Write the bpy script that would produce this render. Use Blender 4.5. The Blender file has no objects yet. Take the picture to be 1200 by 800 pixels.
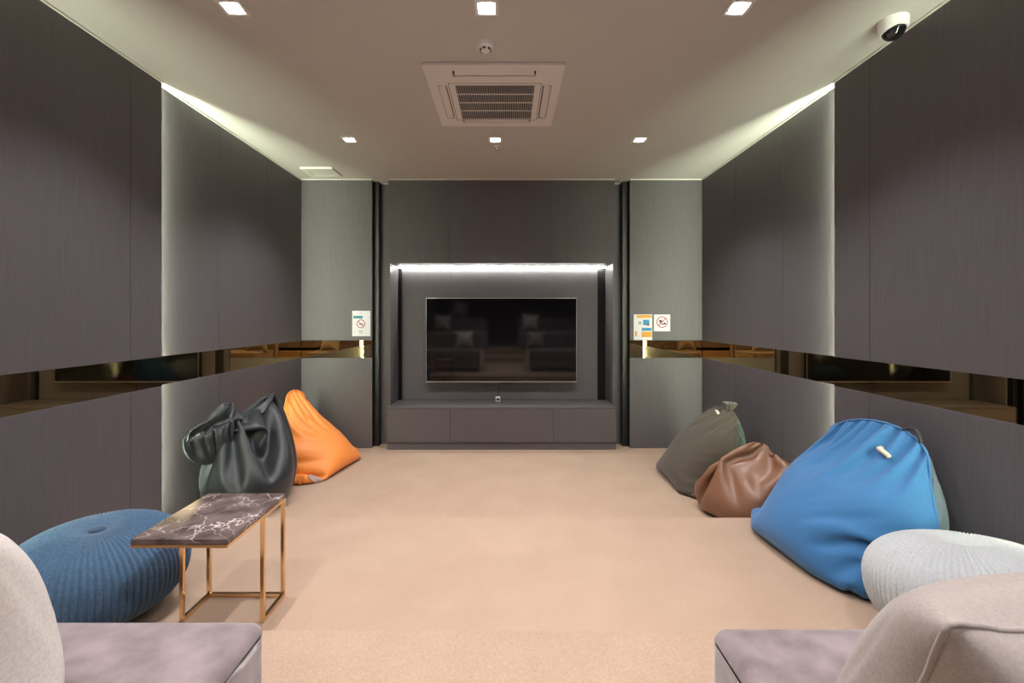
import bpy, bmesh, math, random
import numpy as np
from mathutils import Vector, Matrix

random.seed(4)
RNG = np.random.default_rng(7)
sc = bpy.context.scene
COL = sc.collection

# ------------------------------------------------------------------ camera
F = 533.0                     # focal length in pixels of the 1200 px frame
VX, VY = 594.0, 372.0         # vanishing point of the room's depth axis
CZ = 1.457                    # eye height above the lowest floor
cam = bpy.data.cameras.new('camera')
cam.sensor_width = 36.0
cam.lens = F / 1200.0 * 36.0
cam.shift_x = (600 - VX) / 1200.0
cam.shift_y = (VY - 400) / 1200.0
cam.clip_start = 0.02
cam_o = bpy.data.objects.new('camera', cam)
COL.objects.link(cam_o)
cam_o.location = (0, 0, CZ)
cam_o.rotation_euler = (math.pi / 2, 0, 0)
sc.camera = cam_o

# ------------------------------------------------------------------ world, exposure
w = bpy.data.worlds.new('world'); sc.world = w
w.use_nodes = True
w.node_tree.nodes['Background'].inputs[0].default_value = (0.5, 0.52, 0.55, 1)
w.node_tree.nodes['Background'].inputs[1].default_value = 0.02
vs = sc.view_settings
vs.view_transform = 'Standard'
vs.look = 'None'
vs.gamma = 1.0
vs.use_curve_mapping = False
vs.exposure = 0.12

SPOT_W = 95.0                # each ceiling downlight
SPOT_COL = (1.0, 0.94, 0.97)
LED_W = 460.0                  # emission of the wall slot strips
LED_COL = (0.91, 1.0, 0.75)
NICHE_W = 70.0
NICHE_COL = (1.0, 1.0, 0.93)

# ------------------------------------------------------------------ room numbers (metres)
H = 3.0
XL, XR = -2.296, 2.181        # far wall planes
PROUD = 0.04
XLN, XRN = XL + PROUD, XR - PROUD
YB = 2.977                    # first step edge and break in the side walls
Y2 = 1.685                    # second step edge
Y3 = -0.9
YR = -3.3                     # rear wall
YP = 5.077                    # pillar faces
YW = 5.50                     # far wall
RISE = 0.15

# ------------------------------------------------------------------ helpers
LOC = {}
def link(o, parent=None, loc=(0, 0, 0)):
    COL.objects.link(o)
    o.location = loc
    if parent is not None:
        o.parent = parent
    return o

def wloc(o):
    v = Vector((0, 0, 0))
    while o is not None:
        v = v + o.location
        o = o.parent
    return v

def thing(name, label, cat, loc, group=None):
    o = bpy.data.objects.new(name, None)
    o.empty_display_size = 0.1
    link(o, None, loc)
    return tag(o, label, cat, group)

def tag(o, label=None, cat=None, group=None, kind=None):
    if label: o['label'] = label
    if cat: o['category'] = cat
    if group: o['group'] = group
    if kind: o['kind'] = kind
    return o

def mesh_obj(name, V, Fc, mat, parent=None, smooth=False, base=False):
    """V in world coordinates (parents carry no rotation)"""
    V = np.asarray(V, float)
    lo, hi = V.min(0), V.max(0)
    c = (lo + hi) / 2
    if base: c[2] = lo[2]
    me = bpy.data.meshes.new(name)
    me.from_pydata((V - c).tolist(), [], [list(f) for f in Fc])
    me.validate()
    me.update()
    if smooth:
        me.polygons.foreach_set('use_smooth', [True] * len(me.polygons))
    mats = mat if isinstance(mat, (list, tuple)) else [mat]
    for m in mats: me.materials.append(m)
    o = bpy.data.objects.new(name, me)
    pl = wloc(parent) if parent is not None else Vector((0, 0, 0))
    link(o, parent, Vector(c) - pl)
    return o

def bm_data(bm):
    bm.verts.ensure_lookup_table()
    V = [tuple(v.co) for v in bm.verts]
    for i, v in enumerate(bm.verts): v.index = i
    Fc = [[v.index for v in f.verts] for f in bm.faces]
    bm.free()
    return V, Fc

def box_data(x0, x1, y0, y1, z0, z1, bev=0.0, seg=1):
    bm = bmesh.new()
    bmesh.ops.create_cube(bm, size=1)
    for v in bm.verts:
        v.co = Vector(((x0 + x1) / 2 + v.co.x * (x1 - x0), (y0 + y1) / 2 + v.co.y * (y1 - y0),
                       (z0 + z1) / 2 + v.co.z * (z1 - z0)))
    if bev > 0:
        bmesh.ops.bevel(bm, geom=list(bm.edges), offset=bev, segments=seg, profile=0.5, affect='EDGES')
    return bm_data(bm)

def join(*parts):
    V, Fc = [], []
    for v, f in parts:
        n = len(V)
        V += [tuple(q) for q in v]
        Fc += [[i + n for i in g] for g in f]
    return V, Fc

def box(name, x0, x1, y0, y1, z0, z1, mat, parent=None, bev=0.0, seg=1, smooth=False):
    V, Fc = box_data(x0, x1, y0, y1, z0, z1, bev, seg)
    return mesh_obj(name, V, Fc, mat, parent, smooth)

def tube_data(path, r, n=8, closed=False):
    P = np.asarray(path, float)
    m = len(P)
    V, Fc = [], []
    if closed:
        T = np.roll(P, -1, 0) - np.roll(P, 1, 0)
    else:
        T = np.gradient(P, axis=0)
    T /= np.linalg.norm(T, axis=1)[:, None] + 1e-9
    up = np.array([0.0, 0, 1])
    if abs(T[0] @ up) > 0.9: up = np.array([1.0, 0, 0])
    a = np.cross(T[0], up); a /= np.linalg.norm(a)
    rr = np.full(m, r) if np.isscalar(r) else np.asarray(r)
    for i in range(m):
        a = a - T[i] * (a @ T[i]); a /= np.linalg.norm(a) + 1e-9
        b = np.cross(T[i], a)
        for k in range(n):
            t = 2 * math.pi * k / n
            V.append(tuple(P[i] + rr[i] * (math.cos(t) * a + math.sin(t) * b)))
    for i in range(m if closed else m - 1):
        j = (i + 1) % m
        for k in range(n):
            l = (k + 1) % n
            Fc.append([i * n + k, i * n + l, j * n + l, j * n + k])
    if not closed:
        Fc.append(list(range(n))[::-1]); Fc.append([(m - 1) * n + k for k in range(n)])
    return V, Fc

def lathe_data(prof, c, n=32, axis='z'):
    V, Fc = [], []
    for r, z in prof:
        for k in range(n):
            t = 2 * math.pi * k / n
            V.append((c[0] + r * math.cos(t), c[1] + r * math.sin(t), c[2] + z))
    m = len(prof)
    for i in range(m - 1):
        for k in range(n):
            l = (k + 1) % n
            Fc.append([i * n + k, i * n + l, (i + 1) * n + l, (i + 1) * n + k])
    if prof[0][0] > 1e-6: Fc.append(list(range(n))[::-1])
    if prof[-1][0] > 1e-6: Fc.append([(m - 1) * n + k for k in range(n)])
    return V, Fc

# ------------------------------------------------------------------ materials
def mat(name, col, rough=0.6, metal=0.0, spec=0.5, emit=None, estr=0.0, sheen=0.0, coat=0.0):
    m = bpy.data.materials.new(name)
    m.use_nodes = True
    b = m.node_tree.nodes['Principled BSDF']
    b.inputs['Base Color'].default_value = (*col, 1)
    b.inputs['Roughness'].default_value = rough
    b.inputs['Metallic'].default_value = metal
    b.inputs['Specular IOR Level'].default_value = spec
    b.inputs['Sheen Weight'].default_value = sheen
    b.inputs['Coat Weight'].default_value = coat
    if emit is not None:
        b.inputs['Emission Color'].default_value = (*emit, 1)
        b.inputs['Emission Strength'].default_value = estr
    return m

def textured(m, c0, c1, scale=(1, 1, 1), nscale=5.0, detail=4.0, bump=0.0, bdist=0.002, lo=0.3, hi=0.7, rough=None):
    """noise-driven colour between c0 and c1, with optional bump from the same noise"""
    nt = m.node_tree; N = nt.nodes; L = nt.links
    b = N['Principled BSDF']
    tc = N.new('ShaderNodeTexCoord'); mp = N.new('ShaderNodeMapping')
    mp.inputs['Scale'].default_value = scale
    nz = N.new('ShaderNodeTexNoise')
    nz.inputs['Scale'].default_value = nscale
    nz.inputs['Detail'].default_value = detail
    rp = N.new('ShaderNodeValToRGB')
    rp.color_ramp.elements[0].position = lo; rp.color_ramp.elements[0].color = (*c0, 1)
    rp.color_ramp.elements[1].position = hi; rp.color_ramp.elements[1].color = (*c1, 1)
    L.new(tc.outputs['Object'], mp.inputs['Vector'])
    L.new(mp.outputs['Vector'], nz.inputs['Vector'])
    L.new(nz.outputs['Fac'], rp.inputs['Fac'])
    L.new(rp.outputs['Color'], b.inputs['Base Color'])
    if bump > 0:
        bp = N.new('ShaderNodeBump')
        bp.inputs['Strength'].default_value = bump
        bp.inputs['Distance'].default_value = bdist
        L.new(nz.outputs['Fac'], bp.inputs['Height'])
        L.new(bp.outputs['Normal'], b.inputs['Normal'])
    if rough:
        mr = N.new('ShaderNodeMapRange')
        mr.inputs['To Min'].default_value = rough[0]; mr.inputs['To Max'].default_value = rough[1]
        L.new(nz.outputs['Fac'], mr.inputs['Value'])
        L.new(mr.outputs['Result'], b.inputs['Roughness'])
    return m

def fabric(name, col, rough=0.75, sheen=0.2, weave=900.0, var=0.12, bump=0.15, spec=0.3):
    m = mat(name, col, rough, 0, spec, sheen=sheen)
    c0 = tuple(c * (1 - var) for c in col); c1 = tuple(min(1, c * (1 + var)) for c in col)
    return textured(m, c0, c1, (1, 1, 1), weave / 4, 3, bump, 0.001)

def wood():
    m = mat('charcoal_veneer', (0.07, 0.06, 0.062), 0.42, 0, 0.4)
    textured(m, (0.083, 0.075, 0.081), (0.140, 0.128, 0.136), (160, 160, 1.6), 3.0, 5, 0.08, 0.001, 0.2, 0.8, (0.46, 0.6))
    return m
M_WOOD = wood()
M_WOOD_H = mat('charcoal_top', (0.10, 0.09, 0.092), 0.35)
textured(M_WOOD_H, (0.075, 0.066, 0.068), (0.13, 0.115, 0.117), (1.3, 70, 70), 3.0, 6, 0.08, 0.001)
M_DARK = mat('black_laminate', (0.008, 0.008, 0.009), 0.4)
M_MIRROR = mat('bronze_mirror', (0.60, 0.46, 0.24), 0.015, 1.0)
M_CEIL = mat('ceiling_paint', (0.62, 0.60, 0.57), 0.85, 0, 0.2)
textured(M_CEIL, (0.63, 0.615, 0.585), (0.66, 0.645, 0.615), (1, 1, 1), 60, 4, 0.05, 0.001)
M_WHITE = mat('white_plastic', (0.90, 0.86, 0.83), 0.4)
M_TRIM = mat('white_trim', (0.80, 0.80, 0.75), 0.5)
M_CARPET = mat('tan_carpet', (0.47, 0.33, 0.22), 0.95, 0, 0.1, sheen=0.15)
def carpet(m):
    nt = m.node_tree; N = nt.nodes; L = nt.links
    b = N['Principled BSDF']
    tc = N.new('ShaderNodeTexCoord')
    n1 = N.new('ShaderNodeTexNoise'); n1.inputs['Scale'].default_value = 260; n1.inputs['Detail'].default_value = 3
    n2 = N.new('ShaderNodeTexNoise'); n2.inputs['Scale'].default_value = 3.0; n2.inputs['Detail'].default_value = 5
    mx = N.new('ShaderNodeMath'); mx.operation = 'MULTIPLY_ADD'
    mx.inputs[1].default_value = 0.25
    ad = N.new('ShaderNodeMath'); ad.operation = 'MULTIPLY'; ad.inputs[1].default_value = 0.75
    rp = N.new('ShaderNodeValToRGB')
    rp.color_ramp.elements[0].position = 0.28; rp.color_ramp.elements[0].color = (0.34, 0.235, 0.160, 1)
    rp.color_ramp.elements[1].position = 0.72; rp.color_ramp.elements[1].color = (0.52, 0.385, 0.28, 1)
    bp = N.new('ShaderNodeBump'); bp.inputs['Strength'].default_value = 0.5; bp.inputs['Distance'].default_value = 0.003
    for n in (n1, n2): L.new(tc.outputs['Object'], n.inputs['Vector'])
    L.new(n1.outputs['Fac'], ad.inputs[0])
    L.new(n2.outputs['Fac'], mx.inputs[0]); L.new(ad.outputs[0], mx.inputs[2])
    L.new(mx.outputs[0], rp.inputs['Fac']); L.new(rp.outputs['Color'], b.inputs['Base Color'])
    L.new(n1.outputs['Fac'], bp.inputs['Height']); L.new(bp.outputs['Normal'], b.inputs['Normal'])
carpet(M_CARPET)
M_METAL = mat('grey_metal', (0.5, 0.5, 0.5), 0.35, 1.0)
M_GOLD = mat('polished_rose_brass', (0.84, 0.58, 0.33), 0.16, 1.0)
M_SCREEN = mat('glossy_black_screen', (0.004, 0.004, 0.005), 0.06, 0, 0.75)
M_BLACK = mat('black_plastic', (0.012, 0.012, 0.013), 0.4)
M_LED = mat('led_diffuser', (0.8, 0.8, 0.75), 0.5, emit=LED_COL, estr=LED_W)
M_NICHE = mat('niche_led_diffuser', (0.8, 0.8, 0.75), 0.5, emit=NICHE_COL, estr=NICHE_W)
M_LAMP = mat('downlight_lens', (0.9, 0.9, 0.95), 0.4, emit=(0.93, 0.95, 1.0), estr=45.0)
M_SLOT = mat('aluminium_slot', (0.7, 0.7, 0.66), 0.5)

# ------------------------------------------------------------------ floor: three carpeted tiers
floor = tag(box('floor', XL - 0.1, XR + 0.1, YB, YW, -0.12, 0.0, M_CARPET), kind='structure',
            label='tan carpeted floor in front of the television wall')
SEAM = -0.10
def step(name, y0, y1, z, xs):
    for a, b in zip(xs[:-1], xs[1:]):
        o = box(name, a + 0.0004, b - 0.0004, y0, y1, -0.12, z, M_CARPET, floor, 0.006, 2)
step('carpeted_step', Y2 + 0.0005, YB, RISE, (XL - 0.1, XR + 0.1))
step('carpeted_step', Y3 + 0.0005, Y2, 2 * RISE, (XL - 0.1, XR + 0.1))
step('carpeted_step', -1.4995, Y3, 3 * RISE, (XL - 0.1, XR + 0.1))
step('carpeted_step', YR, -1.5, 4 * RISE, (XL - 0.1, XR + 0.1))

# ------------------------------------------------------------------ ceiling
ceiling = tag(box('ceiling', XL - 0.1, XR + 0.1, YR - 0.1, YW + 0.1, H, H + 0.1, M_CEIL), kind='structure',
              label='matt off white ceiling')

# ------------------------------------------------------------------ side walls
Z_M0, Z_M1 = 1.010, 1.200      # mirror band
G = 0.0016                     # half joint between panels
def side_wall(name, sgn, xf, xn, far_joints, near_joints, label):
    """sgn -1: left wall. Panels 18 mm thick hung on a backing slab."""
    t = 0.018
    back = xf + sgn * t
    wall = tag(box(name, *(sorted((back, back + sgn * 0.12))), YR - 0.1, YW + 0.1, -0.12, H, M_DARK),
               kind='structure', label=label)
    def panels(xface, joints, y_start_floor):
        for y0, y1 in zip(joints[:-1], joints[1:]):
            xx = sorted((xface, xface + sgn * t))
            zb = 0.0
            box('wall_panel', *xx, y0 + G, y1 - G, zb, Z_M0, M_WOOD, wall, 0.0012)
            box('wall_panel', *xx, y0 + G, y1 - G, Z_M1, H - 0.0005, M_WOOD, wall, 0.0012)
    def mirror(xface, joints):
        for y0, y1 in zip(joints[:-1], joints[1:]):
            xx = sorted((xface + sgn * 0.001, xface + sgn * (t - 0.0002)))
            box('mirror_strip', *xx, y0 + 0.0008, y1 - 0.0008, Z_M0, Z_M1, M_MIRROR, wall)
    panels(xf, far_joints, 0); mirror(xf, (YB - 0.06, YP))
    lip = 0.0
    panels(xn, near_joints, 0); mirror(xn, (near_joints[0], YB))
    xr_ = xn - sgn * PROUD
    panels(xr_, (YR, -2.0, -0.6, 0.90), 0); mirror(xr_, (YR, 0.90))
    # furring block that carries the nearer, prouder panels, set back from their edge to leave the light slot
    fx = sorted((xn + sgn * t, back))
    box('furring', *fx, 0.80, YB - 0.07, 0.0, H - 0.004, M_SLOT, wall)
    box('furring', *sorted((xr_ + sgn * t, back)), YR, 0.799, 0.0, H - 0.004, M_SLOT, wall)
    return wall
WL = side_wall('wall_left', -1, XL, XLN, (YB - 0.06, 3.63, 4.345, YP), (0.80, 1.50, 2.727, YB),
               'charcoal veneer panelled side wall with bronze mirror band, beside the black bean bag')
WR = side_wall('wall_right', 1, XR, XRN, (YB - 0.06, 3.60, 4.34, YP), (0.80, 1.46, 2.685, YB),
               'charcoal veneer panelled side wall with bronze mirror band, beside the blue bean bag')

def slot_led(sgn, xf, y, label, grp=None):
    # vertical diffuser facing the television, hidden behind the edge of the proud panel
    xa, xb = sorted((xf + sgn * -0.003, xf - sgn * 0.017))
    t = thing('led_strip', label, 'light strip', ((xa + xb) / 2, y - 0.06, 0.15 if y > 2 else 0.3))
    z0 = 0.16 if y > 2 else 0.46
    box('aluminium_channel', xa, xb, y - 0.053, y - 0.0495, z0, H - 0.004, M_SLOT, t)
    box('diffuser', xa, xb, y - 0.049, y - 0.044, z0, H - 0.004, M_LED, t)
slot_led(-1, XL, YB, 'glowing vertical light slot in the panelled wall beside the black bean bag')
slot_led(1, XR, YB, 'glowing vertical light slot in the panelled wall above the blue bean bag')
slot_led(-1, XLN, 0.90, 'vertical light slot in the panelled wall beside the sofa with the off white cushion')
slot_led(1, XRN, 0.90, 'vertical light slot in the panelled wall beside the sofa with the taupe cushion')

# rear wall behind the camera
tag(box('wall_rear', XL - 0.1, XR + 0.1, YR - 0.12, YR, -0.12, H, M_WOOD), kind='structure',
    label='dark veneer rear wall of the viewing room')

# ------------------------------------------------------------------ far wall with pillars
wall_far = tag(box('wall_far', XL - 0.1, XR + 0.1, YW, YW + 0.12, -0.12, H, M_DARK), kind='structure',
               label='dark wall behind the television unit')
UX0, UX1 = -1.324, 1.205       # television unit
def pillar(nm, lb, x0, x1, inner):
    wall_far = tag(box(nm, x0 + 0.004, x1 - 0.004, YP + 0.018, YW - 0.001, 0, H - 0.004, M_DARK), kind='structure', label=lb)
    for z0, z1 in ((0, Z_M0 - 0.004), (Z_M1 + 0.004, H - 0.012)):
        box('pillar_panel', x0, x1, YP, YP + 0.018, z0, z1, M_WOOD, wall_far, 0.0012)
    box('mirror_strip', x0 + 0.003, x1 - 0.003, YP + 0.001, YP + 0.016, Z_M0, Z_M1, M_MIRROR, wall_far)
    if inner > 0:
        box('pillar_return', x1 - 0.004, x1 + 0.055, YP + 0.075, YP + 0.16, 0, H - 0.004, M_DARK, wall_far, 0.003)
    else:
        box('pillar_return', x0 - 0.065, x0 + 0.004, YP + 0.075, YP + 0.16, 0, H - 0.004, M_DARK, wall_far, 0.003)
    return wall_far
PL = pillar('wall_far_left', 'veneered pillar with the no smoking notice and a mirror band', XL, -1.505, 1)
PR = pillar('wall_far_right', 'veneered pillar with the yellow notice and a mirror band', 1.372, XR, -1)
for a, b, pw in ((-1.52, UX0 - 0.002, PL), (UX1 + 0.002, 1.40, PR)):
    box('recess_panel', a, b, YP + 0.17, YP + 0.19, 0, H - 0.02, M_WOOD, pw, 0.001)
# niche back panel, proud of the wall, in three sheets
px = (-1.255, -0.625, 0.515, 1.085)
NB = 5.445
for a, b in zip(px[:-1], px[1:]):
    box('niche_panel', a + 0.0005, b - 0.0005, NB, NB + 0.02, 0.475, 2.06, M_WOOD, wall_far, 0.001)
box('niche_reveal', UX0, UX0 + 0.016, YP + 0.02, YW, 0.474, 2.066, M_WOOD, PL)
box('niche_reveal', UX1 - 0.016, UX1, YP + 0.02, YW, 0.474, 2.066, M_WOOD, PR)

# thin white trims where walls meet the ceiling
tn = [0]
def trim(x0, x1, y0, y1, z0=H - 0.011, z1=H):
    tn[0] += 1
    tag(box('trim_%d' % tn[0], x0, x1, y0, y1, z0, z1, M_TRIM), kind='structure', label='thin white ceiling edge trim')
trim(XL, XL + 0.012, YB, YP); trim(XR - 0.012, XR, YB, YP)
trim(XLN, XLN + 0.012, YR, YB - 0.001); trim(XRN - 0.012, XRN, YR, YB - 0.001)
trim(XL + 0.013, -1.505, YP - 0.012, YP); trim(1.372, XR - 0.013, YP - 0.012, YP)
trim(UX0, UX1, YP - 0.012, YP)
trim(-1.445, UX0 - 0.003, YP + 0.156, YP + 0.168); trim(UX1 + 0.003, 1.300, YP + 0.156, YP + 0.168)

# ------------------------------------------------------------------ television unit
cab = thing('overhead_cabinet', 'charcoal veneer overhead cabinet with three flat doors above the television', 'cabinet', ((UX0 + UX1) / 2, YP + 0.2, 2.067))
box('body', UX0 + 0.001, UX1 - 0.001, YP + 0.021, YW - 0.002, 2.086, H - 0.002, M_DARK, cab)
box('underside', UX0, UX1, YP + 0.020, YW - 0.002, 2.067, 2.085, M_WOOD, cab)
box('side_panel', UX0 - 0.0008, UX0 + 0.0009, YP + 0.02, YW - 0.002, 2.067, H - 0.002, M_WOOD, cab)
box('side_panel', UX1 - 0.0009, UX1 + 0.0008, YP + 0.02, YW - 0.002, 2.067, H - 0.002, M_WOOD, cab)
dj = (UX0, -0.633, 0.486, UX1)
for a, b in zip(dj[:-1], dj[1:]):
    box('door', a + 0.0015, b - 0.0015, YP, YP + 0.019, 2.067, H - 0.0125, M_WOOD, cab, 0.001)
con = thing('media_console', 'low charcoal veneer console with three drawer fronts below the television', 'console', ((UX0 + UX1) / 2, 5.2, 0))
YC = 5.005
box('body', UX0 + 0.004, UX1 - 0.004, YC + 0.02, YW - 0.01, 0.085, 0.452, M_DARK, con)
box('top', UX0, UX1, YC, NB - 0.002, 0.454, 0.472, M_WOOD_H, con, 0.002)
box('plinth', UX0 + 0.002, UX1 - 0.002, YC + 0.012, YW - 0.012, 0.0, 0.083, M_WOOD, con)
dj = (UX0, -0.625, 0.510, UX1)
for a, b in zip(dj[:-1], dj[1:]):
    box('drawer_front', a + 0.0015, b - 0.0015, YC, YC + 0.019, 0.086, 0.452, M_WOOD, con, 0.001)

led = thing('niche_light', 'bright horizontal light strip under the overhead cabinet above the television', 'light strip', ((UX0 + UX1) / 2, 5.41, 2.05))
box('channel', UX0 + 0.03, UX1 - 0.03, NB - 0.034, NB - 0.004, 2.060, 2.0665, M_SLOT, led)
box('diffuser', UX0 + 0.032, UX1 - 0.032, NB - 0.032, NB - 0.006, 2.050, 2.060, M_NICHE, led, 0.003)

# television
TX0, TX1, TZ0, TZ1 = -0.955, 0.825, 0.693, 1.690
TY = 5.365
tv = thing('television', 'large flat black wall mounted television with thin silver bezel', 'television', ((TX0 + TX1) / 2, TY + 0.03, TZ0))
box('housing', TX0 + 0.01, TX1 - 0.01, TY + 0.016, TY + 0.05, TZ0 + 0.01, TZ1 - 0.01, M_BLACK, tv, 0.004)
b_ = 0.008
V, Fc = join(box_data(TX0, TX1, TY, TY + 0.015, TZ1 - b_, TZ1), box_data(TX0, TX1, TY, TY + 0.015, TZ0, TZ0 + b_ * 1.6),
             box_data(TX0, TX0 + b_ * 0.7, TY, TY + 0.015, TZ0 + b_, TZ1 - b_), box_data(TX1 - b_ * 0.7, TX1, TY, TY + 0.015, TZ0 + b_, TZ1 - b_))
mesh_obj('bezel', V, Fc, M_METAL, tv)
box('screen', TX0 + b_ * 0.7, TX1 - b_ * 0.7, TY + 0.003, TY + 0.0155, TZ0 + b_ * 1.6, TZ1 - b_, M_SCREEN, tv)
box('wall_bracket', -0.4, 0.25, TY + 0.05, NB, 0.95, 1.4, M_BLACK, tv)
box('sensor_pod', -0.09, 0.05, TY + 0.012, TY + 0.035, TZ0 - 0.022, TZ0 + 0.002, M_BLACK, tv, 0.006)
# cable with a small white adapter on the console
ad = thing('cable_adapter', 'small white adapter box with black cable on the console below the television', 'adapter', (-0.105, 5.38, 0.472))
V, Fc = box_data(-0.134, -0.078, 5.33, 5.42, 0.472, 0.522, 0.006, 2)
bx_ = mesh_obj('box', V, Fc, M_TRIM, ad)
box('port', -0.122, -0.09, 5.3285, 5.331, 0.488, 0.512, M_BLACK, bx_)
pth = [(-0.105, 5.40, 0.515), (-0.108, 5.415, 0.56), (-0.095, 5.425, 0.62), (-0.088, 5.427, 0.655)]
mesh_obj('cable', *tube_data(pth, 0.004, 6), M_BLACK, ad, True)
pth = [(0.0 + 0.09 * math.cos(t), 5.425, 0.692 - 0.022 * math.sin(t)) for t in np.linspace(0.1, 3.0, 12)]
mesh_obj('coiled_cable', *tube_data(pth, 0.007, 6), M_BLACK, tv, True)

# ------------------------------------------------------------------ ceiling fittings
def ceil_pt(px_, py_, z=H):
    y = F * (z - CZ) / (VY - py_)
    return (px_ - VX) * y / F, y

def downlight(x, y, place):
    t = thing('downlight', 'small square ceiling spotlight ' + place, 'downlight', (x, y, H - 0.008), 'ceiling downlights')
    a, b = 0.060, 0.043
    parts = [box_data(x - a, x + a, y - a, y - b, H - 0.008, H), box_data(x - a, x + a, y + b, y + a, H - 0.008, H),
             box_data(x - a, x - b, y - b, y + b, H - 0.008, H), box_data(x + b, x + a, y - b, y + b, H - 0.008, H)]
    mesh_obj('frame', *join(*parts), M_TRIM, t)
    V, Fc = lathe_data([(0.034, -0.010), (0.038, -0.006), (0.038, -0.001)], (x, y, H), 24)
    mesh_obj('lens', V, Fc, M_LAMP, t)
    l = bpy.data.lights.new('spot_lamp', 'SPOT')
    l.energy = SPOT_W; l.color = SPOT_COL; l.spot_size = math.radians(118); l.spot_blend = 0.75
    l.shadow_soft_size = 0.035
    lo = bpy.data.objects.new('spot_lamp', l)
    link(lo, t, (0, 0, -0.012))
for y, row in ((3.935, ('left of the sprinkler', 'beside the sprinkler', 'right of the sprinkler')),
               (2.26, ('between the smoke detector and the wall nearest the black bean bag', 'next to the smoke detector', 'between the smoke detector and the dome camera')),
               (0.58, ('above the sofa with the off white cushion',  'above the gap between the two front sofas', 'above the sofa with the taupe cushion')),
               (-1.1, ('above the rear sofa with two cushions', 'above the aisle of the rear step', 'above the rear sofa with one cushion'))):
    for x, pl in zip((-1.36, -0.10, 1.15), row):
        if pl.startswith('left of'): pl = 'between the sprinkler and the square ceiling vent'
        if pl.startswith('right of'): pl = 'between the sprinkler and the wall nearest the olive bean bag'
        downlight(x, y, pl)

# air conditioner cassette
AX0, AX1, AY0, AY1 = -0.515, 0.355, 2.746, 3.629
AZ = H - 0.018
ac = thing('air_conditioner', 'square white ceiling cassette air conditioner with a dark central grille', 'air conditioner', ((AX0 + AX1) / 2, (AY0 + AY1) / 2, AZ))
GX0, GX1, GY0, GY1 = -0.340, 0.183, 2.990, 3.485
def frame_data(x0, x1, y0, y1, hx0, hx1, hy0, hy1, z0, z1):
    return join(box_data(x0, x1, y0, hy0, z0, z1), box_data(x0, x1, hy1, y1, z0, z1),
                box_data(x0, hx0, hy0, hy1, z0, z1), box_data(hx1, x1, hy0, hy1, z0, z1))
M_ACD = mat('ac_dark_inside', (0.015, 0.015, 0.02), 0.8)
def ac_plate():
    # plate cut as a grid so that four outlet slots and the intake stay open
    xs = sorted([AX0, AX1, GX0, GX1, AX0 + 0.060, AX0 + 0.118, AX1 - 0.118, AX1 - 0.060])
    ys = sorted([AY0, AY1, GY0, GY1, AY0 + 0.065, AY0 + 0.130, AY1 - 0.130, AY1 - 0.065])
    parts = []
    def hole(x, y):
        if GX0 < x < GX1 and GY0 < y < GY1: return True
        if GX0 < x < GX1 and (AY0 + 0.065 < y < AY0 + 0.130 or AY1 - 0.130 < y < AY1 - 0.065): return True
        if GY0 < y < GY1 and (AX0 + 0.060 < x < AX0 + 0.118 or AX1 - 0.118 < x < AX1 - 0.060): return True
        return False
    for x0, x1 in zip(xs[:-1], xs[1:]):
        for y0, y1 in zip(ys[:-1], ys[1:]):
            if not hole((x0 + x1) / 2, (y0 + y1) / 2):
                parts.append(box_data(x0, x1, y0, y1, AZ, H - 0.0035))
    return join(*parts)
mesh_obj('face_plate', *ac_plate(), M_WHITE, ac)
box('inner_casing', AX0 + 0.02, AX1 - 0.02, AY0 + 0.02, AY1 - 0.02, H - 0.0035, H - 0.0005, M_ACD, ac)
mesh_obj('intake_liner', *frame_data(GX0 - 0.0002, GX1 + 0.0002, GY0 - 0.0002, GY1 + 0.0002, GX0 + 0.001, GX1 - 0.001, GY0 + 0.001, GY1 - 0.001, AZ + 0.001, H - 0.0036), M_ACD, ac)
parts = []
nb = 46
for i in range(nb):
    x = GX0 + (i + 0.5) * (GX1 - GX0) / nb
    parts.append(box_data(x - 0.0013, x + 0.0013, GY0, GY1, AZ + 0.004, AZ + 0.0085))
tag(mesh_obj('grille_bars', *join(*parts), M_WHITE, ac), kind='stuff', label='fine pale grille bars over the dark intake')
for k in range(1, 4):
    y = GY0 + k * (GY1 - GY0) / 4
    box('grille_cross_bar', GX0, GX1, y - 0.0035, y + 0.0035, AZ + 0.0005, AZ + 0.006, M_WHITE, ac)
mesh_obj('grille_frame', *frame_data(GX0 - 0.045, GX1 + 0.045, GY0 - 0.03, GY1 + 0.03, GX0 - 0.041, GX1 + 0.041, GY0 - 0.026, GY1 + 0.026, AZ - 0.001, AZ + 0.002),
         mat('seam_grey', (0.30, 0.26, 0.24), 0.7), ac)
def vane(x0, x1, y0, y1, along):
    # a louvre tipped open in its slot
    V, Fc = box_data(x0, x1, y0, y1, AZ + 0.001, AZ + 0.005, 0.0015)
    V = np.array(V); c = V.mean(0)
    a = math.radians(9)
    sgn = {'near': -1, 'far': 1, 'left': 1, 'right': -1}[along]
    if along in ('near', 'far'): V[:, 2] += sgn * (V[:, 1] - c[1]) * math.tan(a)
    else: V[:, 2] += sgn * (V[:, 0] - c[0]) * math.tan(a)
    mesh_obj('louvre', V, Fc, M_WHITE, ac)
vane(GX0 + 0.012, GX1 - 0.012, AY0 + 0.074, AY0 + 0.116, 'near')
vane(GX0 + 0.012, GX1 - 0.012, AY1 - 0.122, AY1 - 0.070, 'far')
vane(AX0 + 0.064, AX0 + 0.110, GY0 + 0.008, GY1 - 0.008, 'left')
vane(AX1 - 0.110, AX1 - 0.064, GY0 + 0.008, GY1 - 0.008, 'right')

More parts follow.
